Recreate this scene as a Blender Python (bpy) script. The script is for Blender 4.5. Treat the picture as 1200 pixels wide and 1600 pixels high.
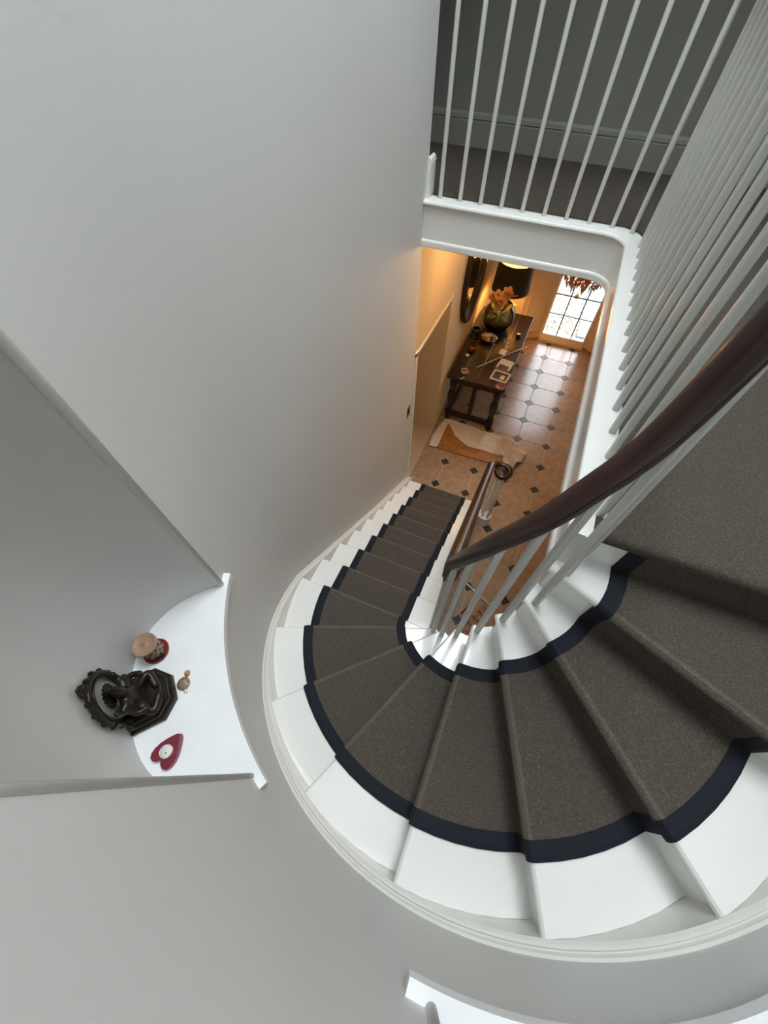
import bpy, bmesh, math, random
from mathutils import Vector, Matrix
random.seed(7)
S = bpy.context.scene
for o in list(bpy.data.objects): bpy.data.objects.remove(o)
COL = S.collection
rad = math.radians

# ------------------------------------------------------------------ camera
H = 4.1931
RX = (0.92132313, 0.32935796, -0.20660837)
RY = (0.388723, -0.76990084, 0.50610979)
RZ = (0.00762333, -0.54660408, -0.83735647)
cd = bpy.data.cameras.new('camera'); cam = bpy.data.objects.new('camera', cd); COL.objects.link(cam)
M = Matrix(((RX[0], -RX[1], -RX[2], 0), (RY[0], -RY[1], -RY[2], 0), (RZ[0], -RZ[1], -RZ[2], H), (0, 0, 0, 1)))
cam.matrix_world = M
cd.sensor_fit = 'VERTICAL'; cd.sensor_height = 36; cd.lens = 610.97 / 1600 * 36
cd.shift_x = -8.31 / 1600; cd.shift_y = 1.5 / 1600
cd.clip_start = 0.02; cd.clip_end = 200
S.camera = cam

# ------------------------------------------------------------------ world, lights, exposure
w = bpy.data.worlds.new('world'); S.world = w; w.use_nodes = True
bg = w.node_tree.nodes['Background']; bg.inputs[0].default_value = (0.86, 0.93, 1.0, 1); bg.inputs[1].default_value = 9.0
def area(name, loc, size, power, color, rot=(0, 0, 0), sy=None):
    d = bpy.data.lights.new(name, 'AREA'); d.energy = power; d.color = color; d.size = size
    if sy: d.shape = 'RECTANGLE'; d.size_y = sy
    o = bpy.data.objects.new(name, d); COL.objects.link(o); o.location = loc; o.rotation_euler = rot
    return o
area('skylight_daylight', (0.15, 1.8, 8.05), 1.35, 134, (0.90, 0.96, 1.0), sy=2.2)
S.view_settings.view_transform = 'Standard'; S.view_settings.look = 'None'
S.view_settings.exposure = 0.0; S.view_settings.gamma = 1; S.view_settings.use_curve_mapping = False

# ------------------------------------------------------------------ constants
CX, CY = 0.1465, 0.8058          # centre of the stair well
RISE, GO, Y10 = 0.175, 0.2482, 0.7745
ZL = 3.15                        # landing level
RIN, ROUT, RWALL = 0.155, 1.088, 1.1215
ZC = 8.0                         # upper ceiling
ZH = 2.88                        # hall ceiling

# ------------------------------------------------------------------ materials
MATS = {}
def mat(name, col, rough=0.5, metal=0.0, noise=None, bump=None, coat=0, trans=0, emit=None, spec=None, rnd=None):
    """noise=(scale, amount[, detail]) colour mottling; bump=(scale, strength, dist)"""
    m = bpy.data.materials.new(name); m.use_nodes = True; nt = m.node_tree; b = nt.nodes['Principled BSDF']
    b.inputs['Base Color'].default_value = (*col, 1); b.inputs['Roughness'].default_value = rough
    b.inputs['Metallic'].default_value = metal; b.inputs['Coat Weight'].default_value = coat
    b.inputs['Transmission Weight'].default_value = trans
    if spec is not None: b.inputs['Specular IOR Level'].default_value = spec
    if emit: b.inputs['Emission Color'].default_value = (*emit[0], 1); b.inputs['Emission Strength'].default_value = emit[1]
    tc = nt.nodes.new('ShaderNodeTexCoord')
    last = None
    if noise:
        n = nt.nodes.new('ShaderNodeTexNoise'); n.inputs['Scale'].default_value = noise[0]; n.inputs['Detail'].default_value = noise[2] if len(noise) > 2 else 4
        nt.links.new(tc.outputs['Object'], n.inputs['Vector'])
        r = nt.nodes.new('ShaderNodeValToRGB'); a = noise[1]
        r.color_ramp.elements[0].position = .3; r.color_ramp.elements[1].position = .7
        r.color_ramp.elements[0].color = (*[c * (1 - a) for c in col], 1); r.color_ramp.elements[1].color = (*[min(1, c * (1 + a)) for c in col], 1)
        nt.links.new(n.outputs['Fac'], r.inputs[0]); last = r.outputs[0]
    if rnd:
        oi = nt.nodes.new('ShaderNodeObjectInfo'); hs = nt.nodes.new('ShaderNodeHueSaturation')
        mr = nt.nodes.new('ShaderNodeMapRange'); mr.inputs[3].default_value = 1 - rnd; mr.inputs[4].default_value = 1 + rnd
        nt.links.new(oi.outputs['Random'], mr.inputs[0]); nt.links.new(mr.outputs[0], hs.inputs['Value'])
        if last: nt.links.new(last, hs.inputs['Color'])
        else: hs.inputs['Color'].default_value = (*col, 1)
        last = hs.outputs[0]
    if last: nt.links.new(last, b.inputs['Base Color'])
    if bump:
        n2 = nt.nodes.new('ShaderNodeTexNoise'); n2.inputs['Scale'].default_value = bump[0]; n2.inputs['Detail'].default_value = 5
        nt.links.new(tc.outputs['Object'], n2.inputs['Vector'])
        bp = nt.nodes.new('ShaderNodeBump'); bp.inputs['Strength'].default_value = bump[1]; bp.inputs['Distance'].default_value = bump[2]
        nt.links.new(n2.outputs['Fac'], bp.inputs['Height']); nt.links.new(bp.outputs[0], b.inputs['Normal'])
    MATS[name] = m
    return m
def carpet_mat(name, c0, c1, scale):
    m = bpy.data.materials.new(name); m.use_nodes = True; nt = m.node_tree; b = nt.nodes['Principled BSDF']
    b.inputs['Roughness'].default_value = 0.95; b.inputs['Specular IOR Level'].default_value = 0.1
    tc = nt.nodes.new('ShaderNodeTexCoord'); v = nt.nodes.new('ShaderNodeTexVoronoi'); v.inputs['Scale'].default_value = scale
    mp = nt.nodes.new('ShaderNodeMapping'); mp.inputs['Scale'].default_value = (1, 1.6, 1.3)
    nt.links.new(tc.outputs['Object'], mp.inputs['Vector']); nt.links.new(mp.outputs[0], v.inputs['Vector'])
    n = nt.nodes.new('ShaderNodeTexNoise'); n.inputs['Scale'].default_value = scale * .45; n.inputs['Detail'].default_value = 3
    nt.links.new(tc.outputs['Object'], n.inputs['Vector'])
    ad = nt.nodes.new('ShaderNodeMath'); ad.operation = 'ADD'
    nt.links.new(v.outputs['Distance'], ad.inputs[0]); nt.links.new(n.outputs['Fac'], ad.inputs[1])
    r = nt.nodes.new('ShaderNodeValToRGB'); r.color_ramp.elements[0].position = .45; r.color_ramp.elements[1].position = 1.05
    r.color_ramp.elements[0].color = (*c1, 1); r.color_ramp.elements[1].color = (*c0, 1)
    nt.links.new(ad.outputs[0], r.inputs[0]); nt.links.new(r.outputs[0], b.inputs['Base Color'])
    bp = nt.nodes.new('ShaderNodeBump'); bp.inputs['Strength'].default_value = .6; bp.inputs['Distance'].default_value = .004; bp.invert = True
    nt.links.new(v.outputs['Distance'], bp.inputs['Height']); nt.links.new(bp.outputs[0], b.inputs['Normal'])
    MATS[name] = m; return m
mat('plaster', (.645, .645, .625), .55, noise=(1.3, .025), bump=(38, .16, .006))
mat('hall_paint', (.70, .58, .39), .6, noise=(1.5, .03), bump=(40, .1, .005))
mat('landing_paint', (.24, .24, .215), .6, noise=(2, .03), bump=(60, .1, .004))
mat('white_gloss', (.84, .84, .805), .2, noise=(3, .02), bump=(55, .12, .003), coat=.3)
mat('baluster_paint', (.58, .58, .54), .3, noise=(4, .03))
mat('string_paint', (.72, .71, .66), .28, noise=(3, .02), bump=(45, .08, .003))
mat('shelf_paint', (.86, .87, .87), .4, noise=(9, .03), bump=(60, .12, .003))
mat('ceiling_paint', (.8, .8, .78), .7)
carpet_mat('carpet', (.080, .066, .053), (.205, .179, .152), 300)
carpet_mat('carpet_bend_highlight', (.115, .096, .077), (.25, .218, .185), 300)  # lighter carpet copy: nosing highlight and opened pile painted into the colour
mat('binding', (.012, .014, .021), .75, noise=(500, .3), bump=(700, .2, .002), spec=.2)
mat('mahogany', (.026, .006, .004), .3, noise=(14, .35), coat=.1)
mat('stone_tile', (.36, .24, .16), .26, noise=(11, .2, 8), bump=(30, .05, .003), rnd=.08, coat=.6)
MATS['stone_tile'].node_tree.nodes['Principled BSDF'].inputs['Coat Roughness'].default_value = .2
mat('slate_tile', (.028, .028, .032), .28, noise=(20, .3), rnd=.15)
mat('grout', (.46, .36, .26), .8, noise=(40, .15))
mat('dark_wood', (.014, .0055, .0035), .3, noise=(10, .4), coat=.15)
mat('warm_wood', (.40, .175, .045), .5, noise=(12, .25, 6))
mat('bronze', (.030, .024, .017), .38, .65, noise=(60, .35), bump=(120, .4, .002))
mat('terracotta', (.33, .20, .135), .5, noise=(40, .12))
mat('terracotta_red', (.22, .03, .022), .4)
mat('red_glaze', (.17, .008, .022), .3, coat=.3)
mat('wax', (.75, .75, .68), .5)
mat('charred', (.01, .01, .01), .8)
mat('alloy', (.75, .75, .74), .3, .9)
mat('linen', (.70, .63, .56), .9, noise=(20, .08), bump=(180, .2, .002))
mat('shade_black', (.012, .010, .009), .8)
mat('shade_gold', (.8, .55, .2), .45, .3)
mat('brass', (.45, .26, .09), .3, .9)
mat('gilt', (.30, .24, .15), .5, .3, noise=(160, .5))
mat('amber', (.55, .16, .03), .15, coat=.5)
mat('silver', (.6, .58, .55), .25, .9)
mat('petal', (.80, .42, .20), .6, noise=(30, .1))
mat('petal_heart', (.45, .10, .05), .6)
mat('stem', (.10, .13, .04), .6)
mat('moss', (.035, .040, .018), .9, noise=(60, .5), bump=(90, .7, .01))
mat('ceramic_white', (.75, .73, .70), .3, noise=(8, .04))
mat('ceramic_red', (.22, .06, .05), .35)
mat('paper', (.72, .68, .62), .8, noise=(25, .12))
mat('print_dark', (.06, .05, .05), .6, noise=(35, .7))
mat('cover_red', (.12, .02, .03), .5, noise=(40, .6))
mat('black_plastic', (.012, .012, .012), .35)
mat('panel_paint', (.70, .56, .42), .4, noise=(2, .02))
mat('door_white', (.8, .78, .74), .35)
mat('mirror', (.75, .75, .75), .04, 1.0)
mat('gravel', (.23, .19, .15), .95, noise=(26, .75, 8), bump=(45, .8, .03))
mat('paving', (.20, .215, .23), .9, noise=(4, .1))
mat('diffuser', (.9, .8, .6), .5, emit=((1, .75, .4), 4))
mat('cane', (.30, .20, .10), .5)
def glass_mat(name, tint, gl=.12):
    m = bpy.data.materials.new(name); m.use_nodes = True; nt = m.node_tree
    nt.nodes.remove(nt.nodes['Principled BSDF']); out = nt.nodes['Material Output']
    t = nt.nodes.new('ShaderNodeBsdfTransparent'); t.inputs[0].default_value = (*tint, 1)
    g = nt.nodes.new('ShaderNodeBsdfGlossy'); g.inputs['Roughness'].default_value = .05
    f = nt.nodes.new('ShaderNodeFresnel'); f.inputs[0].default_value = 1.45
    x = nt.nodes.new('ShaderNodeMixShader')
    nt.links.new(f.outputs[0], x.inputs[0]); nt.links.new(t.outputs[0], x.inputs[1]); nt.links.new(g.outputs[0], x.inputs[2])
    nt.links.new(x.outputs[0], out.inputs[0]); MATS[name] = m
glass_mat('pane_glass', (.97, .98, .98)); glass_mat('bowl_glass', (.80, .86, .80)); glass_mat('clear_glass', (.9, .9, .88))

# ------------------------------------------------------------------ helpers
def obj(name, verts, faces, m, parent=None, smooth=False, mats=None, fm=None):
    me = bpy.data.meshes.new(name); me.from_pydata([tuple(v) for v in verts], [], faces); me.update()
    me.materials.append(MATS[m])
    if mats:
        for q in mats: me.materials.append(MATS[q])
        if fm:
            for i, p in enumerate(me.polygons): p.material_index = fm[i]
    if smooth:
        for p in me.polygons: p.use_smooth = True
    o = bpy.data.objects.new(name, me); COL.objects.link(o)
    if parent: o.parent = parent
    return o
def bmobj(name, bm, m, parent=None, smooth=False):
    bmesh.ops.recalc_face_normals(bm, faces=bm.faces)
    me = bpy.data.meshes.new(name); bm.to_mesh(me); bm.free(); me.materials.append(MATS[m])
    if smooth:
        for p in me.polygons: p.use_smooth = True
    o = bpy.data.objects.new(name, me); COL.objects.link(o)
    if parent: o.parent = parent
    return o
def empty(name, loc=(0, 0, 0), rz=0):
    o = bpy.data.objects.new(name, None); COL.objects.link(o); o.location = loc; o.rotation_euler = (0, 0, rz); o.empty_display_size = .05
    return o
def tag(o, label, cat, group=None, kind=None):
    o['label'] = label; o['category'] = cat
    if group: o['group'] = group
    if kind: o['kind'] = kind
    return o
def dup(src, parent, loc=None, rz=None):
    c = src.copy(); COL.objects.link(c); c.parent = parent
    if loc is not None: c.location = loc
    if rz is not None: c.rotation_euler = (0, 0, rz)
    return c
def abox(bm, x0, x1, y0, y1, z0, z1):
    vs = [bm.verts.new(p) for p in ((x0, y0, z0), (x1, y0, z0), (x1, y1, z0), (x0, y1, z0), (x0, y0, z1), (x1, y0, z1), (x1, y1, z1), (x0, y1, z1))]
    for f in ((0, 3, 2, 1), (4, 5, 6, 7), (0, 1, 5, 4), (1, 2, 6, 5), (2, 3, 7, 6), (3, 0, 4, 7)): bm.faces.new([vs[i] for i in f])
    return vs
def box(name, x0, x1, y0, y1, z0, z1, m, parent=None, bev=0):
    bm = bmesh.new(); abox(bm, x0, x1, y0, y1, z0, z1)
    if bev: bmesh.ops.bevel(bm, geom=list(bm.edges), offset=bev, segments=2, affect='EDGES', profile=.5)
    return bmobj(name, bm, m, parent)
def boxes(name, L, m, parent=None):
    bm = bmesh.new()
    for b in L: abox(bm, *b)
    return bmobj(name, bm, m, parent)
def prism(name, poly, z0, z1, m, parent=None, bev=0):
    bm = bmesh.new(); vs = [bm.verts.new((x, y, z0)) for x, y in poly]; f = bm.faces.new(vs)
    r = bmesh.ops.extrude_face_region(bm, geom=[f]); bmesh.ops.translate(bm, vec=(0, 0, z1 - z0), verts=[v for v in r['geom'] if isinstance(v, bmesh.types.BMVert)])
    bmesh.ops.recalc_face_normals(bm, faces=bm.faces)
    if bev:
        top = [e for e in bm.edges if all(abs(v.co.z - z1) < 1e-6 for v in e.verts)]
        bmesh.ops.bevel(bm, geom=top, offset=bev, segments=3, affect='EDGES', profile=.5)
    return bmobj(name, bm, m, parent)
def lathe(name, prof, m, parent=None, loc=(0, 0, 0), n=24, smooth=True):
    V, F = [], []
    for r, z in prof:
        for i in range(n): a = 2 * math.pi * i / n; V.append((r * math.cos(a), r * math.sin(a), z))
    for j in range(len(prof) - 1):
        for i in range(n): F.append((j * n + i, j * n + (i + 1) % n, (j + 1) * n + (i + 1) % n, (j + 1) * n + i))
    if prof[0][0] > 1e-5: F.append(tuple(range(n - 1, -1, -1)))
    if prof[-1][0] > 1e-5: F.append(tuple((len(prof) - 1) * n + i for i in range(n)))
    o = obj(name, V, F, m, parent, False); o.location = loc
    if smooth:
        for p in o.data.polygons: p.use_smooth = len(p.vertices) == 4
    return o
def sweep(name, path, prof, m, parent=None, closed_prof=False, smooth=False, cap=True, tilt=False, scale=None):
    """profile (a: to the right of travel, b: up) swept along a path, kept upright"""
    V, F = [], []; n = len(prof)
    for i, p in enumerate(path):
        a = Vector(path[max(0, i - 1)]); b = Vector(path[min(len(path) - 1, i + 1)])
        d3 = (b - a).normalized(); d = b - a; d.z = 0; d.normalize(); rt = Vector((d.y, -d.x, 0)); up = rt.cross(d3) if tilt else Vector((0, 0, 1))
        sc_ = scale[i] if scale else 1
        for (u, v) in prof: V.append(Vector(p) + rt * u * sc_ + up * v * sc_)
    mm = n if closed_prof else n - 1
    for i in range(len(path) - 1):
        for j in range(mm): F.append((i * n + j, i * n + (j + 1) % n, (i + 1) * n + (j + 1) % n, (i + 1) * n + j))
    if closed_prof and cap: F.append(tuple(range(n))); F.append(tuple((len(path) - 1) * n + j for j in range(n - 1, -1, -1)))
    o = obj(name, V, F, m, parent, smooth); bmx = bmesh.new(); bmx.from_mesh(o.data); bmesh.ops.recalc_face_normals(bmx, faces=bmx.faces); bmx.to_mesh(o.data); bmx.free()
    return o
def tube(name, pts, r, m, parent=None, n=8):
    V, F = [], []; P = [Vector(p) for p in pts]
    for i, p in enumerate(P):
        d = (P[min(len(P) - 1, i + 1)] - P[max(0, i - 1)]).normalized()
        u = d.cross(Vector((0, 0, 1)));
        if u.length < 1e-3: u = Vector((1, 0, 0))
        u.normalize(); v = d.cross(u); rr = r[i] if isinstance(r, (list, tuple)) else r
        for k in range(n): a = 2 * math.pi * k / n; V.append(p + u * rr * math.cos(a) + v * rr * math.sin(a))
    for i in range(len(P) - 1):
        for k in range(n): F.append((i * n + k, i * n + (k + 1) % n, (i + 1) * n + (k + 1) % n, (i + 1) * n + k))
    F.append(tuple(range(n - 1, -1, -1))); F.append(tuple((len(P) - 1) * n + k for k in range(n)))
    o = obj(name, V, F, m, parent)
    for p in o.data.polygons: p.use_smooth = len(p.vertices) == 4
    return o

# position along the flight: t in nosing numbers, d metres behind that nosing, R from the well centre
def pt(t, d, R, z):
    if t <= 10:
        y = Y10 + GO * (10 - t) - d
        if y >= CY - 1e-9 or t < 10: 
            return (CX - R, y, z) if y > CY else _arc(math.pi + math.asin(min(1, (CY - y) / R)), R, z)
        a = math.pi + math.asin(min(1, (CY - Y10) / R)) + d / R
        return _arc(a, R, z)
    if t < 11:
        a0 = math.pi + math.asin(min(1, (CY - Y10) / R)); a = a0 + (rad(202.5) - a0) * (t - 10) + d / R
        return _arc(a, R, z)
    return _arc(rad(180 + 22.5 * (t - 10)) + d / R, R, z)
def _arc(a, R, z): return (CX + R * math.cos(a), CY + R * math.sin(a), z)
def tz(t): return t * RISE

# ------------------------------------------------------------------ floor: octagon stone tiles with slate insets
FX0, FX1, FY0, FY1 = -1.012, 1.27, -.32, 7.12
floor = tag(obj('floor', [(FX0 - .5, FY0, -.004), (FX1, FY0, -.004), (FX1, FY1 + .05, -.004), (FX0 - .5, FY1 + .05, -.004)], [(0, 1, 2, 3)], 'grout'),
            'brown stone octagon and slate tile floor of the hall below', 'floor', kind='structure')
XD, YD, SP, HD = 1.0221, 4.0541, 0.418, 0.064
def clip(poly, ax, lim, keep_less):
    out = []
    for i in range(len(poly)):
        a, b = poly[i], poly[(i + 1) % len(poly)]
        ia = (a[ax] <= lim) == keep_less or a[ax] == lim; ib = (b[ax] <= lim) == keep_less or b[ax] == lim
        if ia: out.append(a)
        if ia != ib:
            s = (lim - a[ax]) / (b[ax] - a[ax]); out.append((a[0] + (b[0] - a[0]) * s, a[1] + (b[1] - a[1]) * s))
    return out
def put_tile(nm, poly, m, cache={}):
    cx = sum(p[0] for p in poly) / len(poly); cy = sum(p[1] for p in poly) / len(poly)
    inside = all(FX0 < p[0] < FX1 and FY0 < p[1] < FY1 for p in poly)
    if inside and nm in cache:
        o = cache[nm].copy(); COL.objects.link(o); o.location = (cx, cy, 0); return
    q = poly
    for ax, lim, kl in ((0, FX0, False), (0, FX1, True), (1, FY0, False), (1, FY1, True)):
        if q: q = clip(q, ax, lim, kl)
    if len(q) < 3: return
    o = prism(nm, [(x - cx, y - cy) for x, y in q], -.01, 0, m, floor, .0); o.location = (cx, cy, 0)
    if inside: cache[nm] = o
for i in range(-6, 3):
    for j in range(-11, 9):
        x, y = XD + i * SP, YD + j * SP
        g = .005; h = HD + .006
        a, b = SP / 2 - g, h + .003
        xc, yc = x + SP / 2, y + SP / 2; s = SP / 2
        octp = [(xc - a, yc - s + b), (xc - s + b, yc - a), (xc + s - b, yc - a), (xc + a, yc - s + b), (xc + a, yc + s - b), (xc + s - b, yc + a), (xc - s + b, yc + a), (xc - a, yc + s - b)]
        if FX0 < xc + a and xc - a < FX1 and FY0 < yc + a and yc - a < FY1: put_tile('stone_tile', octp, 'stone_tile')
        dia = [(x - HD, y), (x, y - HD), (x + HD, y), (x, y + HD)]
        if FX0 < x + HD and x - HD < FX1 and FY0 < y + HD and y - HD < FY1: put_tile('slate_inset', dia, 'slate_tile')

# ------------------------------------------------------------------ curved stair wall with two niches
NICHES = [(206.0, 241.9, 2.70, 5.3), (274.0, 310.0, 3.085, 5.6)]
V, F = [], []
def quad(p, q, z0, z1):
    b = len(V); V.extend([(p[0], p[1], z0), (q[0], q[1], z0), (q[0], q[1], z1), (p[0], p[1], z1)]); F.append((b, b + 1, b + 2, b + 3))
def wallpt(a): return (CX + RWALL * math.cos(rad(a)), CY + RWALL * math.sin(rad(a)))
plan = [(-1.012, 3.06), (-.998, 2.7), (-.985, 2.3), (-.977, 1.8), (CX - RWALL, 1.3), (CX - RWALL, CY)]
for i in range(5): quad(plan[i], plan[i + 1], 0, ZC)
angs = sorted(set([180 + 3 * i for i in range(61)] + [a for n in NICHES for a in n[:2]]))
for a, b in zip(angs, angs[1:]):
    p, q = wallpt(a), wallpt(b); mid = (a + b) / 2; hit = [n for n in NICHES if n[0] < mid < n[1]]
    if hit: quad(p, q, 0, hit[0][2]); quad(p, q, hit[0][3], ZC)
    else: quad(p, q, 0, ZC)
quad(wallpt(360), (CX + RWALL, 4.2), 0, ZC)
bmw = bmesh.new()
wall = obj('wall_left', V, F, 'plaster')
bmw.from_mesh(wall.data); bmesh.ops.remove_doubles(bmw, verts=bmw.verts, dist=1e-5); bmesh.ops.recalc_face_normals(bmw, faces=bmw.faces); bmw.to_mesh(wall.data); bmw.free()
for p in wall.data.polygons: p.use_smooth = True
tag(wall, 'tall grey-white plaster wall curving round the staircase with recessed niches', 'wall', kind='structure')
def niche_curve(n, count=28):
    p0, p1 = Vector(wallpt(n[0])), Vector(wallpt(n[1])); c = (p0 + p1) / 2; u = (p1 - p0) / 2; L = u.length; u.normalize()
    nrm = (c - Vector((CX, CY))).normalized(); out = []
    for i in range(count + 1):
        f = math.pi * i / count; cc, ss = -math.cos(f), math.sin(f); e = 2 / 2.5
        x = math.copysign(abs(cc) ** e, cc) * L; d = (abs(ss) ** e) * .352
        out.append(tuple(c + u * x + nrm * d))
    return out
for k, n in enumerate(NICHES):
    cv = niche_curve(n); V, F = [], []
    for p, q in zip(cv, cv[1:]): quad(p, q, n[2] - .02, n[3])
    b = len(V)
    for p in cv: V.append((p[0], p[1], n[3]))
    F.append(tuple(range(b, b + len(cv))))
    o = obj('niche_recess', V, F, 'plaster', wall)
    bmw = bmesh.new(); bmw.from_mesh(o.data); bmesh.ops.remove_doubles(bmw, verts=bmw.verts, dist=1e-5); bmw.to_mesh(o.data); bmw.free()
    for p in o.data.polygons: p.use_smooth = len(p.vertices) == 4
    # sill shelf with a thin projecting lip and small horns at both ends
    a0, a1 = n[0] - 2.6, n[1] + 2.3
    front = [(CX + 1.094 * math.cos(rad(a0 + (a1 - a0) * i / 24)), CY + 1.094 * math.sin(rad(a0 + (a1 - a0) * i / 24))) for i in range(25)]
    horn1 = (CX + (RWALL + .02) * math.cos(rad(a1)), CY + (RWALL + .02) * math.sin(rad(a1)))
    horn0 = (CX + (RWALL + .02) * math.cos(rad(a0)), CY + (RWALL + .02) * math.sin(rad(a0)))
    poly = front + [horn1] + [(x, y) for x, y in reversed(cv)] + [horn0]
    prism('niche_shelf', poly, n[2] - .035, n[2], 'shelf_paint', wall, 0)
    for a in (n[0], n[1]):
        p = wallpt(a); tube('niche_bead', [(p[0], p[1], n[2]), (p[0], p[1], n[3])], .012 if a == n[0] else .008, 'plaster', wall, 12)

# wall string (skirting) climbing with the steps
path = []; tt = .35
ts = [.62 + i * .47 for i in range(20)] + [10 + i * .1 for i in range(81)]
prof = [(0, -.6), (0, -.012), (-.003, 0), (.004, .008), (.012, .008), (.017, -.002), (.021, -.002), (.025, .010), (.034, .010), (.034, -.6)]
V, F = [], []; n = len(prof)
for t in ts:
    for (a, b) in prof:
        extra = 0
        R = ROUT + a
        p = pt(t, 0, R, max(0.0, tz(t) + b))
        if t < 7 and a > .02:   # follow the slightly splayed straight wall
            p = (p[0] - .035 * max(0, (7 - t) / 6.4) ** 1.3, p[1], p[2])
        V.append(p)
for i in range(len(ts) - 1):
    for j in range(n - 1): F.append((i * n + j, i * n + j + 1, (i + 1) * n + j + 1, (i + 1) * n + j))
F.append(tuple(range(n)))
bs = obj('baseboard_left', V, F, 'string_paint'); 
tag(bs, 'painted wall string with moulded cap following the stair edge', 'skirting board', kind='structure')

# ------------------------------------------------------------------ hall walls, doorway, ceilings
HX = -1.012
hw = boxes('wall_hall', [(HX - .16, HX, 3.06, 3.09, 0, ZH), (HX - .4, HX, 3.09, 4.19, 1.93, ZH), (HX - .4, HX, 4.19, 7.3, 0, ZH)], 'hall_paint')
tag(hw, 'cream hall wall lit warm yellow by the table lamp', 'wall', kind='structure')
d1 = box('door_1', HX - .5, HX - .4, 3.0, 4.3, 0, 2.1, 'panel_paint'); tag(d1, 'cream door closing the deep doorway beside the stair foot', 'door', kind='structure')
boxes('door_panel', [(HX - .405, HX - .39, 3.25, 3.6, .2, .9), (HX - .405, HX - .39, 3.7, 4.05, .2, .9), (HX - .405, HX - .39, 3.25, 3.6, 1.05, 1.8), (HX - .405, HX - .39, 3.7, 4.05, 1.05, 1.8)], 'panel_paint', d1)
tr = boxes('trim_1', [(HX - .012, HX + .012, 3.06, 3.12, 0, 1.97), (HX - .012, HX + .012, 3.06, 4.23, 1.93, 1.955)], 'door_white'); tag(tr, 'pale painted edge trim round the hall doorway', 'door trim', kind='structure')
boxes('end_reveal', [(HX - .42, HX - .16, 3.06, 3.09, 0, ZH)], 'panel_paint', d1)
hr = box('wall_right', 1.15, 1.25, .86, 6.82, 0, ZH, 'hall_paint'); tag(hr, 'cream hall wall on the right under the gallery', 'wall', kind='structure')
DY = 7.1
def canted(name, p0, p1, label):
    e = empty(name, (p0[0], p0[1], 0)); d = Vector((p1[0] - p0[0], p1[1] - p0[1])); L = d.length; e.rotation_euler = (0, 0, math.atan2(d.y, d.x))
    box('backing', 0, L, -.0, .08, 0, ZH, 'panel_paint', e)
    for z0, z1 in ((.16, .80), (.92, 1.9), (2.0, 2.75)):
        bm = bmesh.new()
        x0, x1 = .09, L - .09
        for b in ((x0, x1, -.012, 0, z0, z0 + .02), (x0, x1, -.012, 0, z1 - .02, z1), (x0, x0 + .02, -.012, 0, z0 + .02, z1 - .02), (x1 - .02, x1, -.012, 0, z0 + .02, z1 - .02)): abox(bm, *b)
        bmobj('panel_moulding', bm, 'panel_paint', e)
    box('plinth', 0, L, -.015, 0, 0, .03, 'warm_wood', e)
    return tag(e, label, 'wall panel', kind='structure')
canted('wall_bay_left', (-.43, 6.80), (-.012, DY), 'cream panelled splayed wall between lamp and glazed front door')
canted('wall_bay_right', (.755, DY), (1.15, 6.80), 'cream panelled splayed wall right of the glazed front door')
wf = boxes('wall_front', [(-1.0, -.43, 6.80, 6.9, 0, ZH), (-.012, .755, DY, DY + .1, 2.35, ZH)], 'hall_paint'); tag(wf, 'cream end wall of the hall behind the table lamp', 'wall', kind='structure')

# glazed front door
dr = tag(empty('door_2', (0, DY, 0)), 'bright glazed front door with thin dark glazing bars', 'door', kind='structure')
gx0, gx1, gz0, gz1 = .02, .725, .115, 2.2
boxes('door_frame', [(-.012, gx0, -.01, .07, 0, 2.35), (gx1, .755, -.01, .07, 0, 2.35), (gx0, gx1, -.01, .07, 0, gz0), (gx0, gx1, -.01, .07, gz1, 2.35)], 'door_white', dr)
box('threshold', -.012, .755, -.07, -.01, 0, .045, 'panel_paint', dr)
cols = [gx0, .257, .51, gx1]; rows = [gz0, .47, .795, 1.12, 1.46, 1.8, gz1]
for x in cols[1:-1]: box('glazing_bar', x - .008, x + .008, .02, .05, gz0, gz1, 'slate_tile', dr)
for i, z in enumerate(rows[1:-1]): box('glazing_bar', gx0, gx1, .021, .049, z - (.008 if i == 1 else .005), z + (.008 if i == 1 else .005), 'slate_tile', dr)
for i in range(3):
    for j in range(6): box('glass_pane', cols[i] + .008, cols[i + 1] - .008, .033, .037, rows[j] + .005, rows[j + 1] - .005, 'pane_glass', dr)

# outside ground
og = box('ground_outside', -4, 5, 7.2, 14, -.2, -.06, 'gravel'); tag(og, 'pale gravel drive seen through the front door glass', 'gravel', kind='structure')
pv = tag(empty('paving_path', (0, 0, -.06)), 'pale paving slabs on the gravel outside the front door', 'path')
for i in range(6):
    for j in range(2): box('paving_slab', .62 + j * .62, 1.22 + j * .62, 7.5 + i * .62, 8.1 + i * .62, 0, .03, 'paving', pv, .006)

hc = boxes('ceiling_hall', [(HX, 1.27, 3.03, 7.2, ZH, ZH + .01), (.31, 1.27, .84, 3.03, ZH, ZH + .01)], 'ceiling_paint'); tag(hc, 'white ceiling of the hall under the landing', 'ceiling', kind='structure')

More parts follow.
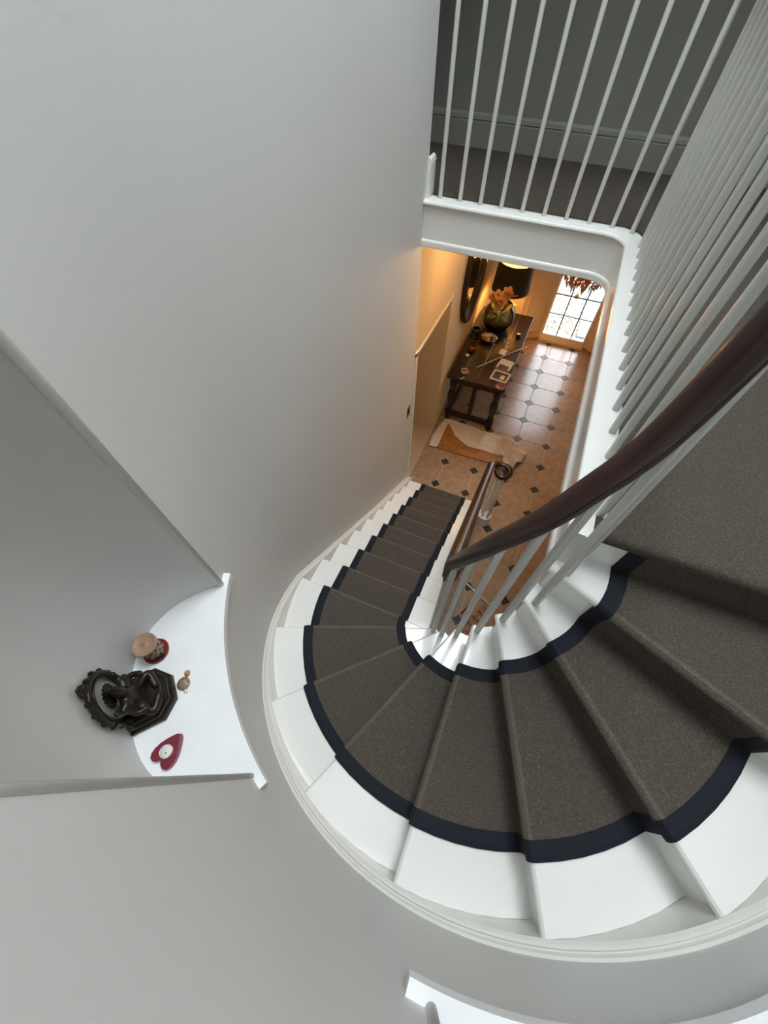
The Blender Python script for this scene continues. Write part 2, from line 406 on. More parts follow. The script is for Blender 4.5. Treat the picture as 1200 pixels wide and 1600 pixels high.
# ------------------------------------------------------------------ upper landing
EX, EY, ER = .303, 3.02, .16
lpoly = [(EX, CY - .02), (EX, EY - ER)] + [(EX - ER + ER * math.cos(rad(a)), EY - ER + ER * math.sin(rad(a))) for a in range(10, 90, 10)] + [(EX - ER, EY), (-1.012, EY), (-1.012, 3.07), (-2.3, 3.07), (-2.3, 4.2), (1.268, 4.2), (1.268, CY + .03), (.36, CY + .03), (.36, CY - .02)]
lf = prism('landing_floor', lpoly, ZH + .011, ZL, 'white_gloss'); tag(lf, 'white painted edge and floor of the upstairs landing gallery', 'landing', kind='structure')
edge = [(EX, CY - .02, ZL), (EX, 1.5, ZL), (EX, 2.2, ZL)] + [(EX - ER + ER * math.cos(rad(a)), EY - ER + ER * math.sin(rad(a)), ZL) for a in range(0, 91, 9)] + [(-.4, EY, ZL), (-1.014, EY, ZL)]
fp = [(-.03, .006), (.014, .006), (.022, .002), (.025, -.008), (.020, -.018), (.010, -.022), (.006, -.026), (.010, -.032), (.002, -.036), (.002, -.222), (.010, -.226), (.014, -.234), (.014, -.265), (.006, -.272), (-.03, -.272)]
sweep('landing_fascia', edge, [(-a, b) for a, b in fp], 'white_gloss', lf)
# landing wall, skirting, side walls
lw = boxes('wall_landing', [(-2.3, 1.3, 4.17, 4.27, ZL, ZC), (-2.4, -2.3, 2.9, 4.27, ZL, ZC), (-2.3, -1.03, 3.0, 3.065, ZL, ZC)], 'landing_paint'); tag(lw, 'dark grey-green wall behind the upstairs landing', 'wall', kind='structure')
sk = sweep('baseboard_landing', [(1.26, 4.17, ZL), (-2.3, 4.17, ZL)], [(0, 0), (-.0, 0), (-.02, 0), (-.02, .165), (-.016, .172), (-.022, .178), (-.018, .2), (-.008, .215), (0, .215)], 'landing_paint')
tag(sk, 'tall grey moulded skirting board along the landing wall', 'skirting board', kind='structure')
stub = sweep('trim_2', [(-1.012, 3.04, ZL), (-1.012, 3.14, ZL)], [(0, 0), (.022, 0), (.022, .17), (.018, .178), (.024, .184), (.018, .205), (.006, .215), (0, .215)], 'white_gloss', closed_prof=True)
tag(stub, 'short white skirting end where the stair wall meets the landing', 'skirting board', kind='structure')
# upper ceiling with square skylight
SX0, SX1, SY0, SY1 = -.55, .85, .67, 2.93
uc = boxes('ceiling', [(-2.4, 1.35, -.7, SY0, ZC, ZC + .4), (-2.4, 1.35, SY1, 4.3, ZC, ZC + .4), (-2.4, SX0, SY0, SY1, ZC, ZC + .4), (SX1, 1.35, SY0, SY1, ZC, ZC + .4)], 'ceiling_paint'); boxes('landing_shade_slab', [(-2.4, 1.3, 3.2, 4.3, 5.0, 5.05), (.86, 1.3, .0, 3.2, 5.0, 5.05)], 'ceiling_paint', uc); tag(uc, 'white ceiling with square skylight above the stairwell', 'ceiling', kind='structure')  # low slab over landing and gallery is unseen, added to keep them darker

# ------------------------------------------------------------------ staircase
st = tag(empty('staircase', (0, 2, 0)), 'white painted curved staircase winding down to the hall', 'staircase')
def P(o): o.matrix_parent_inverse = Matrix.Translation((0, -2, 0)); return o
def strip(name, rows, cols_R, m, parent, smooth=False, thick=True):
    """rows: list of (t,d,z); cols: radii"""
    V, F = [], []; n = len(cols_R)
    for (t, d, z) in rows:
        for R in cols_R: V.append(pt(t, d, R, z))
    for i in range(len(rows) - 1):
        for j in range(n - 1): F.append((i * n + j, i * n + j + 1, (i + 1) * n + j + 1, (i + 1) * n + j))
    return obj(name, V, F, m, parent, smooth)
RC = [RIN, .25, .4, .6, .85, ROUT]
for k in range(1, 18):
    z = tz(k); th = .036
    m = 1 if k < 9 else 5
    mid = [(k + i / m, .012 if k >= 10 else .0) for i in range(1, m)]
    nose = [(k, .010, z - th), (k, .003, z - th + .007), (k, 0, z - th / 2), (k, .003, z - .007), (k, .010, z)]
    rows = nose + [(t, d, z) for t, d in mid] + [(k + 1, .028, z), (k + 1, .028, z - th)] + [(t, d, z - th) for t, d in reversed(mid)] + [nose[0]]
    o = strip('tread', rows, RC, 'white_gloss', st); P(o)
    bm = bmesh.new(); bm.from_mesh(o.data); nn = len(RC); bm.verts.ensure_lookup_table(); N_ = len(rows) - 1
    for c in (0, nn - 1):
        g = lambda i: bm.verts[(i % N_) * nn + c]
        bm.faces.new([g(i) for i in range(5)])
        top = [4 + i for i in range(m + 1)]; bot = [N_] + [N_ - i for i in range(1, m)] + [4 + m + 1]
        for i in range(m): bm.faces.new([g(top[i]), g(top[i + 1]), g(bot[i + 1]), g(bot[i])])
    bmesh.ops.recalc_face_normals(bm, faces=bm.faces); bm.to_mesh(o.data); bm.free()
for k in range(1, 19):
    z1 = tz(k) - .03; z0 = tz(k - 1) - (.0 if k == 1 else .002)
    rows = [(k, .024, z0), (k, .024, z1), (k, .04, z1), (k, .04, z0)]
    P(strip('riser', rows + [rows[0]], [RIN + .012] + RC[1:], 'white_gloss', st))
# cut string on the well side and soffit below
V, F = [], []
for k in range(1, 18):
    m = 2 if k < 10 else 4
    for i in range(m):
        a, b = k + i / m, k + (i + 1) / m
        q = len(V); zt = tz(k) - .034
        V += [pt(a, .026, RIN + .012, zt), pt(b, .026, RIN + .012, zt), pt(b, .026, RIN + .012, max(0, tz(b) - .42)), pt(a, .026, RIN + .012, max(0, tz(a) - .42))]
        F.append((q, q + 1, q + 2, q + 3))
P(obj('well_string', V, F, 'white_gloss', st))
ts2 = [2.4 + i * .4 for i in range(20)] + [10.25 + .25 * i for i in range(32)]
P(strip('soffit', [(t, .026, tz(t) - .42) for t in ts2], [RIN + .012] + RC[1:], 'string_paint', st))
# rounded curtail end of the bottom step
VX, VY = .098, 2.872
cur = [(VX + .078 * math.cos(rad(a)), VY + .078 * math.sin(rad(a))) for a in range(-130, 131, 13)]
cur2 = cur + [(-.02, VY + .06), (-.02, VY - .06)]
P(prism('curtail', [(VX + (x - VX) * .9, VY + (y - VY) * .9) if x > 0 else (x, y) for x, y in cur2], 0, RISE - .036, 'white_gloss', st))
P(prism('curtail_top', cur2, RISE - .036, RISE, 'white_gloss', st, .008))

# ------------------------------------------------------------------ stair runner
rn = tag(empty('stair_runner', (0, 2, 0)), 'brown-grey woven stair runner with navy bound edges', 'carpet')
C_ = .010
def runner_rows(off):
    rows = []
    for k in range(1, 19):
        zb, zt = tz(k - 1), tz(k)
        rows += [(k, .024 - off, zb + (off if k > 1 else .0)), (k, .024 - off, zt - .05)]
        if k == 18:
            rows.append((k, .024 - off, zt - .03)); break
        rows += [(k, .016 - off, zt - .040), (k, -off * .8, zt - .030), (k, -off, zt - .016), (k, -off * .8 + .001, zt - .004), (k, .003 - off * .3, zt + off * .65), (k, .012, zt + off)]
        m = 1 if k < 9 else 5
        for i in range(1, m): rows.append((k + i / m, .012, zt + off))
        rows.append((k + 1, .020 - off, zt + off))
    return rows
def rstrip(name, radii, offs, m):
    V, F = [], []; n = len(radii)
    RR = [runner_rows(o) for o in offs]
    for i in range(len(RR[0])):
        for j, R in enumerate(radii): t, d, z = RR[j][i]; V.append(pt(t, d, R, z))
    for i in range(len(RR[0]) - 1):
        for j in range(n - 1): F.append((i * n + j, i * n + j + 1, (i + 1) * n + j + 1, (i + 1) * n + j))
    fm = None
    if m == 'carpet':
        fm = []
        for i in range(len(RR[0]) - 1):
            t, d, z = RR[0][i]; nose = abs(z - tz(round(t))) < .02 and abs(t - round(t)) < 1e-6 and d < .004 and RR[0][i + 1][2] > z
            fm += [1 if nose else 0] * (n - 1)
    o = obj(name, V, F, m, rn, mats=['carpet_bend_highlight'] if fm else None, fm=fm); P(o)
    return o
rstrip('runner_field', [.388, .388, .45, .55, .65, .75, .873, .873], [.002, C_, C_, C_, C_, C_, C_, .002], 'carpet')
b_ = C_ + .0012
o1 = rstrip('edge_binding', [.338, .338, .350, .375, .390, .390], [.0, C_ * .8, b_, b_, b_, C_ * .8], 'binding'); o1['label'] = 'navy binding along the well side of the runner'
o2 = rstrip('edge_binding', [.871, .871, .886, .910, .925, .925], [C_ * .8, b_, b_, b_, C_ * .8, .0], 'binding'); o2['label'] = 'navy binding along the wall side of the runner'

# landing carpet
lc = tag(empty('landing_carpet', (.8, 2, ZL)), 'brown-grey fitted carpet covering the landing with rolled front edge', 'carpet')
cz = ZL + .014
cp = [(.385, CY + .0578), (.385, EY - .02), (.34, EY + .06), (.26, EY + .108), (-.99, EY + .108), (-.99, 3.075), (-2.28, 3.075), (-2.28, 4.15), (1.262, 4.15), (1.262, CY + .0578)]
o = prism('carpet_field', cp, ZL + .002, cz, 'carpet', lc); o.matrix_parent_inverse = Matrix.Translation((-.8, -2, -ZL))
rows = [(.04, -.045), (.03, -.045), (.012, -.040), (.002, -.028), (.0, -.012), (.004, .004), (.012, .011), (.022, .014), (.04, .014), (.064, .0137)]
V, F = [], []
xs = [.352, .356, .37, .6, .9, 1.262]
for i, x in enumerate(xs):
    for d, z in rows: V.append((x, CY - .002 + d + (.006 if i == 0 else 0), ZL + z - (.006 if i == 0 and z > 0 else 0)))
n = len(rows)
for i in range(len(xs) - 1):
    for j in range(n - 1): F.append((i * n + j, i * n + j + 1, (i + 1) * n + j + 1, (i + 1) * n + j))
F.append(tuple(range(n)))
o = obj('carpet_nosing', V, F, 'carpet', lc); o.matrix_parent_inverse = Matrix.Translation((-.8, -2, -ZL))
for p in o.data.polygons: p.use_smooth = len(p.vertices) == 4

# ------------------------------------------------------------------ balustrade
ba = tag(empty('balustrade', (0, 2, 0)), 'dark mahogany handrail on slim white sticks climbing round the well', 'balustrade')
RT = [(1, .995), (10, 2.57), (11.1, 2.79), (11.95, 2.955), (12.51, 3.076), (13.22, 3.218), (13.77, 3.308), (14.17, 3.374), (14.58, 3.441), (14.91, 3.507), (15.29, 3.577), (15.58, 3.646), (15.76, 3.716), (15.87, 3.79), (15.96, 3.862), (16.08, 3.925), (16.4, 3.985), (17, 4.055), (18, 4.08)]
def rail_z(t):
    if t <= 1: return RT[0][1]
    for (a, za), (b, zb) in zip(RT, RT[1:]):
        if t <= b: return za + (zb - za) * (t - a) / (b - a)
    return RT[-1][1]
def rail_R(t):
    if t < 10: return .172
    th = 180 + 22.5 * (t - 10); s = min(1, max(0, (th - 285) / 55)); s = s * s * (3 - 2 * s)
    return min(.178, .168 + .004 * max(0, t - 10)) + (.2135 - .178) * s
path = []
# volute spiral, from the centre outwards
N = 46
for i in range(N + 1):
    f = i / N; a = rad(180 - 470 * (1 - f)); r = .030 + (.126 - .030) * f ** 1.25
    path.append((VX + r * math.cos(a), VY + r * math.sin(a), .992 + .0 * f))
tl = [1.75 + i * .275 for i in range(31)] + [10.06 + i * .06 for i in range(132)]
raw = [(CX - rail_R(1), VY - .08, rail_z(1.3))] + [pt(t, 0, rail_R(t), rail_z(t)) for t in tl]
GX = .360
raw += [(GX, y, 4.08) for y in (.9, 1.2, 1.6, 2.0, 2.4, 2.75)]
BY = 3.098
raw += [(GX - .16 + .16 * math.cos(rad(a)), BY - .16 + .16 * math.sin(rad(a)), 4.08) for a in range(0, 91, 10)]
raw += [(x, BY, 4.08) for x in (-.1, -.5, -1.03)]
# smooth the height a little
zz = [p[2] for p in raw]
for _ in range(2):
    zz = [zz[0]] + [(zz[i - 1] + 2 * zz[i] + zz[i + 1]) / 4 for i in range(1, len(zz) - 1)] + [zz[-1]]
path += [(p[0], p[1], z) for p, z in zip(raw, zz)]
rsc = [1.0] * (N + 1) + [1.15] + [1.15 if t < 9 else max(.93, 1.15 - .055 * (t - 9)) for t in tl]; rsc += [.93] * (len(path) - len(rsc))
rp = [(u, v * 1.1) for u, v in [(-.020, -.026), (.020, -.026), (.024, -.018), (.019, -.012), (.031, -.002), (.032, .010), (.024, .021), (.010, .027), (-.010, .027), (-.024, .021), (-.032, .010), (-.031, -.002), (-.019, -.012), (-.024, -.018)]]
P(sweep('handrail', path, rp, 'mahogany', ba, closed_prof=True, smooth=True, tilt=True, scale=rsc))
P(lathe('volute_cap', [(.0, -.028), (.046, -.028), (.050, -.014), (.044, -.006), (.055, .006), (.050, .020), (.034, .028), (.012, .031), (0, .0312)], 'mahogany', ba, (VX, VY, .992)))
bal_cache = {}
def baluster(x, y, z0, z1, rz, nm='baluster', w=.024, d=.024):
    # stick with slightly rounded arrises
    c = .005; h1, h2 = w / 2, d / 2
    ring = [(-h1 + c, -h2), (h1 - c, -h2), (h1, -h2 + c), (h1, h2 - c), (h1 - c, h2), (-h1 + c, h2), (-h1, h2 - c), (-h1, -h2 + c)]
    V = [(a, b, 0) for a, b in ring] + [(a, b, z1 - z0) for a, b in ring]
    F = [(i, (i + 1) % 8, 8 + (i + 1) % 8, 8 + i) for i in range(8)] + [tuple(range(8, 16))]
    key = (round(z1 - z0, 3), w)
    if key in bal_cache:
        o = bal_cache[key].copy(); COL.objects.link(o)
    else:
        o = obj(nm, V, F, 'baluster_paint', ba); bal_cache[key] = o
    P(o); o.location = (x, y, z0); o.rotation_euler = (0, 0, rz)
    return o
for k in range(1, 10):
    for f in (.28, .78):
        t = k + f
        if t < 1.7: continue
        p = pt(t, 0, .178, 0); baluster(p[0], p[1], tz(k), rail_z(t) - .02, 0)
for k in range(10, 18):
    t = k + .37 if k > 10 else 10.5
    if k == 17: t = 17.3
    R = max(.180, rail_R(t) - .004); p = pt(t, 0, R, 0); a = math.atan2(p[1] - CY, p[0] - CX)
    baluster(p[0], p[1], tz(k), rail_z(t) - .02, a)
for i in range(16): baluster(GX + .002, .885 + i * .1335, ZL, 4.065, 0)
for a in (50,): baluster(GX - .16 + .16 * math.cos(rad(a)), BY - .16 + .16 * math.sin(rad(a)), ZL, 4.065, rad(a))
for i in range(9): baluster(.186 - .1392 * i, BY, ZL, 4.065, 0)
for i in range(5):
    a = rad(72 * i + 20); P(tube('newel_stick', [(VX + .052 * math.cos(a), VY + .052 * math.sin(a), RISE), (VX + .050 * math.cos(a), VY + .050 * math.sin(a), .975)], .012, 'white_gloss', ba, 8))
#PART2
# ------------------------------------------------------------------ statue and trinkets on the niche shelf
def skin(name, joints, edges, m, parent, sub=2):
    me = bpy.data.meshes.new(name); me.from_pydata([j[0] for j in joints], edges, []); me.update(); me.materials.append(MATS[m])
    o = bpy.data.objects.new(name, me); COL.objects.link(o); o.parent = parent
    md = o.modifiers.new('skin', 'SKIN'); md.use_smooth_shade = True
    for v, j in zip(me.skin_vertices[0].data, joints): v.radius = (j[1], j[1]); v.use_root = False
    me.skin_vertices[0].data[0].use_root = True
    sb = o.modifiers.new('sub', 'SUBSURF'); sb.levels = sub; sb.render_levels = sub
    return o
SZ = 2.70
sta = tag(empty('deity_statue', (-.838, -.142, SZ), rad(50)), 'dark bronze seated deity statue with oval arch on the niche shelf', 'statue')
def ped(sx, sy):
    return [(-.055 * sx, -.092 * sy), (.05 * sx, -.092 * sy), (.098 * sx, -.042 * sy), (.098 * sx, .042 * sy), (.05 * sx, .092 * sy), (-.055 * sx, .092 * sy)]
pd = prism('pedestal', ped(1, 1), 0, .018, 'bronze', sta, .003)
prism('pedestal_step', ped(.9, .9), .018, .034, 'bronze', pd, .004); prism('pedestal_seat', ped(.74, .78), .034, .048, 'bronze', pd, .006)
J = [((0, 0, .068), .030), ((.008, 0, .096), .031), ((.002, 0, .126), .031), ((0, 0, .152), .013), ((.006, 0, .174), .021), ((.002, 0, .198), .015), ((0, 0, .226), .005),
     ((.004, .032, .066), .024), ((.048, .068, .062), .018), ((.062, .005, .058), .012),
     ((.004, -.032, .066), .024), ((.048, -.068, .062), .018), ((.070, -.008, .060), .012),
     ((0, .040, .138), .013), ((.014, .066, .108), .011), ((.050, .052, .112), .010),
     ((0, -.040, .138), .013), ((.014, -.066, .108), .011), ((.050, -.056, .100), .010),
     ((-.012, .060, .150), .010), ((-.008, .066, .182), .009), ((-.012, -.060, .150), .010), ((-.008, -.064, .184), .009)]
Ed = [(0, 1), (1, 2), (2, 3), (3, 4), (4, 5), (5, 6), (0, 7), (7, 8), (8, 9), (0, 10), (10, 11), (11, 12), (2, 13), (13, 14), (14, 15), (2, 16), (16, 17), (17, 18), (13, 19), (19, 20), (16, 21), (21, 22)]
skin('figure', J, Ed, 'bronze', sta)
ah = Vector((-.036, .004, .150))
arch = []
for i in range(49):
    a = rad(-62 + 304 * i / 48); arch.append((ah.x, ah.y + .080 * math.cos(a), ah.z + .108 * math.sin(a)))
ar = tube('arch', arch, .0105, 'bronze', sta, 8); tube('arch_rim', [(x + .006, ah.y + (y - ah.y) * .86, ah.z + (z - ah.z) * .86) for x, y, z in arch], .004, 'bronze', ar, 6)
for i in range(1, 12):
    a = rad(-50 + 280 * i / 12); lathe('flame', [(0, -.010), (.009, -.004), (.008, .004), (.003, .010), (0, .014)], 'bronze', ar, (ah.x - .002, ah.y + .088 * math.cos(a), ah.z + .118 * math.sin(a)), 8)
for i, (dy, dz, rr) in enumerate([(0, .136, .012), (.012, .130, .010), (-.012, .130, .010), (0, .150, .008), (.009, .144, .007), (-.009, .144, .007)]):
    lathe('crest_bud', [(0, -rr), (rr * .8, -rr * .5), (rr, 0), (rr * .7, rr * .6), (0, rr)], 'bronze', ar, (ah.x, ah.y + dy, ah.z + dz), 8)
for s in (-1, 1):
    tube('bracket', [(-.036, ah.y + s * .060, .030), (-.036, ah.y + s * .070, .046), (-.036, ah.y + s * .058, .056), (-.036, ah.y + s * .042, .058)], [.012, .012, .010, .009], 'bronze', sta, 8)
    lathe('bracket_knob', [(0, -.010), (.010, -.004), (.011, .004), (.005, .012), (0, .014)], 'bronze', sta, (-.030, ah.y + s * .084, .062), 10)
V, F = [], []; nn = 32
for x in (-.024, -.018):
    for i in range(nn): r = .040 if i % 2 == 0 else .031; a = 2 * math.pi * i / nn; V.append((x, r * math.cos(a), .178 + r * math.sin(a)))
F = [tuple(range(nn)), tuple(range(2 * nn - 1, nn - 1, -1))] + [(i, (i + 1) % nn, nn + (i + 1) % nn, nn + i) for i in range(nn)]
obj('head_halo', V, F, 'bronze', sta)
lathe('drum', [(0, 0), (.014, 0), (.016, .006), (.014, .014), (0, .016)], 'bronze', sta, (.045, .055, .048), 12)

cj = tag(empty('oil_burner', (-.918, .004, SZ)), 'pierced terracotta oil burner with shallow lid bowl beside the statue', 'oil burner')
lathe('saucer', [(.0, 0), (.036, 0), (.043, .004), (.045, .010), (.042, .010), (.036, .006), (0, .006)], 'terracotta_red', cj, (0, 0, 0), 28)
bd = lathe('body', [(.030, .006), (.033, .02), (.034, .05), (.033, .082), (.0, .082)], 'terracotta', cj, (0, 0, 0), 28)
lathe('lid_bowl', [(.033, .082), (.041, .086), (.042, .096), (.040, .098), (.034, .093), (.018, .090), (.006, .0905), (.004, .095), (0, .095)], 'terracotta', cj, (0, 0, 0), 32)
for i in range(10):
    a = 2 * math.pi * i / 10
    for dz in (.030, .048, .066):
        aa = a + (.3 if dz == .048 else 0); o = lathe('pierced_hole', [(0, -.0015), (.0042, -.001), (.0042, .001), (0, .0015)], 'charred', bd, (.0338 * math.cos(aa), .0338 * math.sin(aa), dz), 8, False)
        o.rotation_euler = (0, math.pi / 2, aa)
box('wall_opening', .030, .037, -.014, .014, .008, .026, 'charred', bd).rotation_euler = (0, 0, rad(-20))

ht = tag(empty('heart_tealight_holder', (-.664, -.226, SZ), rad(0)), 'deep red heart-shaped tealight holder at the shelf edge', 'candle holder')
hr_ = [(0, .052), (.010, .046), (.024, .026), (.036, .002), (.041, -.018), (.040, -.034), (.033, -.045), (.022, -.048), (.010, -.044), (.003, -.037)]
hp = hr_ + [(0, -.033)] + [(-x, y) for x, y in reversed(hr_[1:])]
hb = prism('holder', hp, 0, .020, 'red_glaze', ht, .003); hb.rotation_euler = (0, 0, rad(-6))
tl_ = lathe('tealight', [(.0, 0), (.0205, 0), (.0205, .006), (.019, .0062), (.019, .004), (0, .004)], 'alloy', ht, (-.001, -.006, .0195), 24)
lathe('wax', [(0, .0035), (.0188, .0035), (.0188, .0052), (0, .0048)], 'wax', tl_, (0, 0, 0), 24)
lathe('wick', [(0, .004), (.0016, .004), (.0016, .010), (0, .011)], 'charred', tl_, (.004, -.003, 0), 6)

am = tag(empty('bead_charm', (-.756, -.048, SZ)), 'small round gilt charm with red bead lying before the statue', 'charm')
lathe('disc', [(0, 0), (.021, 0), (.023, .003), (.021, .006), (.014, .0062), (.013, .008), (.006, .009), (0, .009)], 'gilt', am, (0, 0, 0), 20)
for i in range(8): a = 2 * math.pi * i / 8; lathe('boss', [(0, 0), (.0028, .001), (0, .003)], 'brass', am, (.0175 * math.cos(a), .0175 * math.sin(a), .006), 6)
lathe('red_bead', [(0, 0), (.008, .002), (.0105, .007), (.007, .012), (0, .013)], 'amber', am, (-.009, .034, 0), 14)
lathe('pearl', [(0, 0), (.005, .001), (.007, .005), (.004, .009), (0, .0095)], 'ceramic_white', am, (.024, -.016, 0), 12)

# ------------------------------------------------------------------ hall: console table
TX0, TX1, TY0, TY1, TZ = -.985, -.185, 4.42, 6.30, .78
tb = tag(empty('console_table', ((TX0 + TX1) / 2, (TY0 + TY1) / 2, 0)), 'long dark oak refectory table against the yellow-lit hall wall', 'table')
lx, ly = (TX1 - TX0) / 2, (TY1 - TY0) / 2
for i in range(4): box('top_board', -lx + i * lx / 2 + .001, -lx + (i + 1) * lx / 2 - .001, -ly, ly, TZ - .035, TZ, 'dark_wood', tb, .004)
boxes('apron', [(-lx + .06, lx - .06, -ly + .07, -ly + .10, TZ - .14, TZ - .035), (-lx + .06, lx - .06, ly - .10, ly - .07, TZ - .14, TZ - .035), (-lx + .06, -lx + .09, -ly + .1, ly - .1, TZ - .14, TZ - .035), (lx - .09, lx - .06, -ly + .1, ly - .1, TZ - .14, TZ - .035)], 'dark_wood', tb)
lp = [(.05, 0), (.05, .16), (.032, .17), (.048, .20), (.030, .23), (.034, .27), (.055, .36), (.058, .43), (.045, .50), (.028, .54), (.048, .57), (.048, .60), (.05, .62), (.05, TZ - .035)]
for sx in (-1, 1):
    for sy in (-1, 1): lathe('leg', lp, 'dark_wood', tb, (sx * (lx - .085), sy * (ly - .09), 0), 16)
for y in (-ly + .09, ly - .09): box('stretcher', -lx + .1, lx - .1, y - .025, y + .025, .06, .13, 'dark_wood', tb)
for x in (-lx + .085, lx - .085): box('stretcher', x - .025, x + .025, -ly + .1, ly - .1, .06, .13, 'dark_wood', tb)
box('end_post', -.03, .03, -ly + .06, -ly + .12, .13, TZ - .14, 'dark_wood', tb)

# table lamp with black drum shade
LX, LY = -.635, 6.15
lm = tag(empty('table_lamp', (LX, LY, TZ)), 'table lamp with black drum shade glowing gold inside at table end', 'lamp')
lathe('base', [(0, 0), (.075, 0), (.075, .015), (.03, .03), (.05, .09), (.065, .16), (.05, .24), (.02, .30), (.012, .36), (0, .36)], 'brass', lm, (0, 0, 0), 24)
sh = lathe('shade', [(.272, .40), (.245, .80)], 'shade_black', lm, (0, 0, 0), 40); sh.data.polygons[0].use_smooth = True
bm = bmesh.new(); bm.from_mesh(sh.data); bm.faces.ensure_lookup_table()
bmesh.ops.delete(bm, geom=[f for f in bm.faces if len(f.verts) > 4], context='FACES'); bm.to_mesh(sh.data); bm.free()
si = lathe('shade_lining', [(.269, .401), (.242, .799)], 'shade_gold', lm, (0, 0, 0), 40)
bm = bmesh.new(); bm.from_mesh(si.data); bmesh.ops.delete(bm, geom=[f for f in bm.faces if len(f.verts) > 4], context='FACES'); bm.to_mesh(si.data); bm.free()
lathe('bulb', [(0, .50), (.02, .50), (.035, .54), (.035, .57), (.02, .60), (0, .61)], 'wax', lm, (0, 0, 0), 14)
MATS['wax'].name = 'wax'
pl = bpy.data.lights.new('lamp_bulb_light', 'POINT'); pl.energy = 34; pl.color = (1.0, .60, .22); pl.shadow_soft_size = .05
po = bpy.data.objects.new('lamp_bulb_light', pl); COL.objects.link(po); po.location = (LX, LY, TZ + .66)

# orchid bowl
BX, BYY = -.665, 5.79
vb = tag(empty('orchid_bowl', (BX, BYY, TZ), rad(20)), 'round glass bowl of peach orchids on the dark hall table', 'plant')
lathe('glass_bowl', [(.0, .004), (.09, .0), (.14, .03), (.178, .10), (.186, .17), (.170, .235), (.140, .285), (.128, .30), (.134, .306)], 'bowl_glass', vb, (0, 0, 0), 32)
bw = vb.children[0]; bmx = bmesh.new(); bmx.from_mesh(bw.data); bmesh.ops.delete(bmx, geom=[f for f in bmx.faces if len(f.verts) > 4 and f.calc_center_median().z > .2], context='FACES'); bmx.to_mesh(bw.data); bmx.free()
lathe('moss_filling', [(0, .012), (.085, .012), (.134, .04), (.168, .10), (.170, .135), (.10, .15), (0, .155)], 'moss', vb, (0, 0, 0), 28)
pm = None
def petal_mesh():
    V, F = [], []
    for k in range(5):
        a = 2 * math.pi * k / 5; n0 = len(V); wdt = .024 if k % 2 else .018
        for (r, s, z) in ((.004, 0, 0), (.022, -wdt, .004), (.042, -wdt * .7, .010), (.050, 0, .012), (.042, wdt * .7, .010), (.022, wdt, .004), (.026, 0, .0)):
            V.append((r * math.cos(a) - s * math.sin(a), r * math.sin(a) + s * math.cos(a), z))
        for q in ((0, 1, 6), (1, 2, 6), (2, 3, 6), (3, 4, 6), (4, 5, 6), (5, 0, 6)): F.append(tuple(n0 + i for i in q))
    return V, F
random.seed(3)
stems = [((-.03, .02, .14), (-.10, .05, .34), (-.13, -.07, .45), (-.08, -.16, .48)), ((.02, .0, .14), (.03, .06, .36), (-.02, -.07, .47), (.02, -.17, .50)), ((0, -.02, .14), (-.08, -.04, .30), (-.10, -.12, .38), (-.04, -.18, .40))]
V0, F0 = petal_mesh(); first = None
for sidx, sp in enumerate(stems):
    pts = []
    for i in range(13):
        f = i / 12; a, b, c, d = [Vector(q) for q in sp]; pts.append(a * (1 - f) ** 3 + b * 3 * f * (1 - f) ** 2 + c * 3 * f * f * (1 - f) + d * f ** 3)
    tube('flower_stem', pts, .004, 'stem', vb, 6)
    for j in range(6 if sidx < 2 else 4):
        p = pts[12 - int(j * 1.3)] + Vector((random.uniform(-.03, .03), random.uniform(-.03, .03), random.uniform(-.01, .02)))
        if first is None:
            o = obj('blossom', V0, F0, 'petal', vb, True); first = o
            hh = lathe('blossom_heart', [(0, 0), (.009, .002), (.007, .010), (0, .012)], 'petal_heart', o, (0, 0, 0), 8); h0 = hh
        else:
            o = dup(first, vb); dup(h0, o)
        o.location = p; o.rotation_euler = (random.uniform(.2, 1.0), random.uniform(-.6, .2), random.uniform(0, 6))
for a, L in ((0.3, .2), (2.2, .22), (3.9, .2), (5.2, .18)):
    V = []; n = 7
    for i in range(n):
        f = i / (n - 1); r = .03 + L * f; z = .15 + .12 * math.sin(f * 2.2); wv = .030 * math.sin(math.pi * min(.98, f * .9 + .1))
        for s in (-1, 1): V.append((r * math.cos(a) - s * wv * math.sin(a), r * math.sin(a) + s * wv * math.cos(a), z))
    obj('leaf', V, [(2 * i, 2 * i + 1, 2 * i + 3, 2 * i + 2) for i in range(n - 1)], 'stem', vb, True)

vb.scale = (1.25, 1.25, 1.2)
for o in vb.children:
    if o.name.startswith('blossom'): o.scale = (1.3, 1.3, 1.3)
# oval mirror
mr_ = tag(empty('oval_mirror', (HX, 5.13, 1.86)), 'tall oval mirror in dark wooden frame on the yellow hall wall', 'mirror')
V, F = [], []; N = 48; pf = [(.0, 1.0), (.045, 1.0), (.06, .965), (.05, .90), (.03, .84), (.015, .80), (.0, .80)]
for i in range(N):
    a = 2 * math.pi * i / N
    for dx, s in pf: V.append((.002 + dx, .50 * s * math.cos(a), .67 * (1 - (1 - s) * .75) * math.sin(a)))
n = len(pf)
for i in range(N):
    for j in range(n - 1): F.append((i * n + j, ((i + 1) % N) * n + j, ((i + 1) % N) * n + j + 1, i * n + j + 1))
obj('frame', V, F, 'dark_wood', mr_, True)
V = [(.012, .41 * math.cos(2 * math.pi * i / N), .575 * math.sin(2 * math.pi * i / N)) for i in range(N)]
obj('mirror_glass', V, [tuple(range(N))], 'mirror', mr_)

